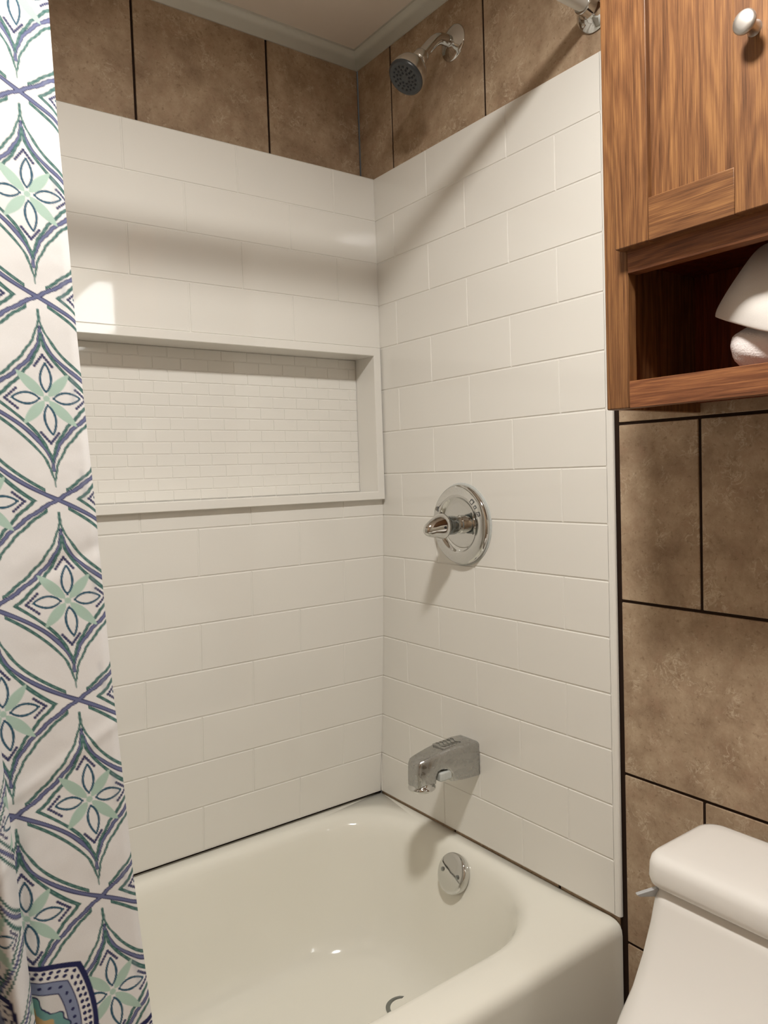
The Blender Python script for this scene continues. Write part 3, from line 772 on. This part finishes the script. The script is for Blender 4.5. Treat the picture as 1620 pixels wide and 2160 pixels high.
# ------------------------------------------------------------------ towel and washcloth in the cubby
bm = bmesh.new(); R = []
SHZ = CZ0 + 1.25
for i in range(41):
    f = i / 40; y = -37.85 - 8.2 * f
    e = (1 - abs(2 * f - 1) ** 5) ** .35
    if i in (0, 40): e = .08
    rr = []
    for k in range(56):
        a = 2 * math.pi * k / 56; c, s_ = math.cos(a), math.sin(a)
        rip = 1 + .014 * math.sin(k * 5.1 + i * .7) + .008 * math.sin(k * 2.3 + i * 1.9)
        rr.append((-3.5 + 2.6 * e * rip * math.copysign(abs(c) ** .8, c), y + .5 * (math.sin(a) * .5), SHZ + 1.4 + 1.38 * e * rip * math.copysign(abs(s_) ** .8, s_)))
    R.append(rr)
loft(bm, R); recalc(bm)
tw = link('bath_towel', bm, 'towel', smooth=True, angle=180)
tag(tw, 'white ribbed terry towel rolled up in the open cubby of the oak cabinet', 'towel')
bm = bmesh.new()
top = [(-5.05, -37.22, 39.98), (-4.85, -37.9, 41.15), (-4.65, -38.7, 42.25), (-4.5, -39.2, 42.95), (-4.4, -39.9, 43.2), (-4.4, -41.5, 43.2), (-4.3, -44.0, 42.9), (-4.3, -46.5, 42.8)]
bot = [(-5.15, -37.24, 39.78), (-5.7, -38.1, 39.36), (-6.3, -39.2, 38.9), (-6.7, -40.2, 38.45), (-6.95, -41.3, 38.05), (-7.05, -42.6, 37.75), (-7.05, -44.6, 37.7), (-6.9, -46.7, 38.0)]
n = 14; G = []
for tt, bb in zip(top, bot):
    rowp = []
    for i in range(n + 1):
        f = i / n; p = Vector(tt).lerp(Vector(bb), f)
        p.x -= .7 * math.sin(math.pi * f) * min(1, abs(tt[1] + 37.2) / 2)
        rowp.append(bm.verts.new(p))
    G.append(rowp)
for a, b_ in zip(G, G[1:]):
    for i in range(n): bm.faces.new((a[i], a[i + 1], b_[i + 1], b_[i]))
recalc(bm)
wc = link('washcloth', bm, 'cloth', smooth=True, angle=180)
md = wc.modifiers.new('thick', 'SOLIDIFY'); md.thickness = .16 * S; md.offset = 0
md = wc.modifiers.new('sub', 'SUBSURF'); md.levels = 2; md.render_levels = 2
tag(wc, 'white washcloth draped with a pointed corner over the rolled towel', 'washcloth')

# ------------------------------------------------------------------ toilet
TY0, TY1 = -52.2, -33.95
to = thing('toilet', 'white one-piece toilet with swooping tank, below the oak cabinet', 'toilet', -14, -43.1, -15)
def tr_(x0, x1, ins, z, r): return [(x, y, z) for x, y in rrect(x0, x1, TY0 + ins, TY1 - ins, r, 14)]
bm = bmesh.new()
R = [tr_(-7.3, -1.2, .25, 8.3, 1.1), tr_(-7.5, -1.1, .12, 8.42, 1.15), tr_(-7.7, -1.0, 0, 8.58, 1.2), tr_(-7.78, -.95, -.04, 8.9, 1.2), tr_(-7.72, -.95, -.02, 9.6, 1.2), tr_(-7.6, -1.0, .05, 9.92, 1.15), tr_(-7.38, -1.15, .2, 10.10, 1.1), tr_(-7.0, -1.4, .45, 10.18, 1.0), tr_(-6.3, -2.0, 1.2, 10.22, .6)]
loft(bm, R); recalc(bm); link('tank_lid', bm, 'porcelain', to, smooth=True, angle=70)
bm = bmesh.new()
tk = [(-12, -22.0, 3.2), (-8, -19.5, 3.0), (-4, -17.0, 2.6), (-1.5, -15.0, 2.4), (0, -13.6, 2.2), (1.2, -12.4, 2.0), (2.2, -11.35, 1.8), (3.3, -10.05, 1.6), (4.8, -8.9, 1.4), (6.4, -8.05, 1.3), (7.6, -7.55, 1.2), (8.4, -7.2, 1.1)]
R = [tr_(xf - .12, -1.0, .26 + max(0, (2 - z)) * .03, z, r_) for z, xf, r_ in tk]
R = [tr_(-22, -1.0, 2.0, -15, 3.2)] + R
loft(bm, R); recalc(bm); link('tank', bm, 'porcelain', to, smooth=True, angle=70)
# bowl, seat and seat lid (below the frame, built for completeness)
def ell(cx, rx, ry, z, n=48): return [(cx - rx * math.cos(2 * math.pi * i / n), -43.1 + ry * math.sin(2 * math.pi * i / n), z) for i in range(n)]
bm = bmesh.new(); loft(bm, [ell(-19, 8, 4.6, -15), ell(-19, 8, 4.8, -11), ell(-20, 9, 5.6, -7), ell(-21, 10.2, 7.0, -3), ell(-21.5, 10.4, 7.4, -1.2), ell(-21.5, 10.2, 7.2, -1.0)]); recalc(bm)
link('bowl', bm, 'porcelain', to, smooth=True, angle=70)
bm = bmesh.new(); loft(bm, [ell(-21.5, 9.9, 7.0, -.98), ell(-21.5, 10.3, 7.3, -.7), ell(-21.5, 10.3, 7.3, .1), ell(-21.5, 9.8, 6.9, .5), ell(-21.5, 6, 4, .65)]); recalc(bm)
link('seat_cover', bm, 'porcelain', to, smooth=True, angle=70)
bm = bmesh.new()
v = []
for x, y, z in ((-7.35, -34.75, 8.3), (-8.2, -33.95, 7.85), (-7.75, -33.85, 7.55), (-6.6, -34.75, 7.55)):
    v.append((x, y, z))
loft(bm, [[(x, y, z) for x, y, z in v], [(x + .25, y + .3, z - .05) for x, y, z in v]]); recalc(bm)
link('flush_lever', bm, 'grey', to, bevel=.06)
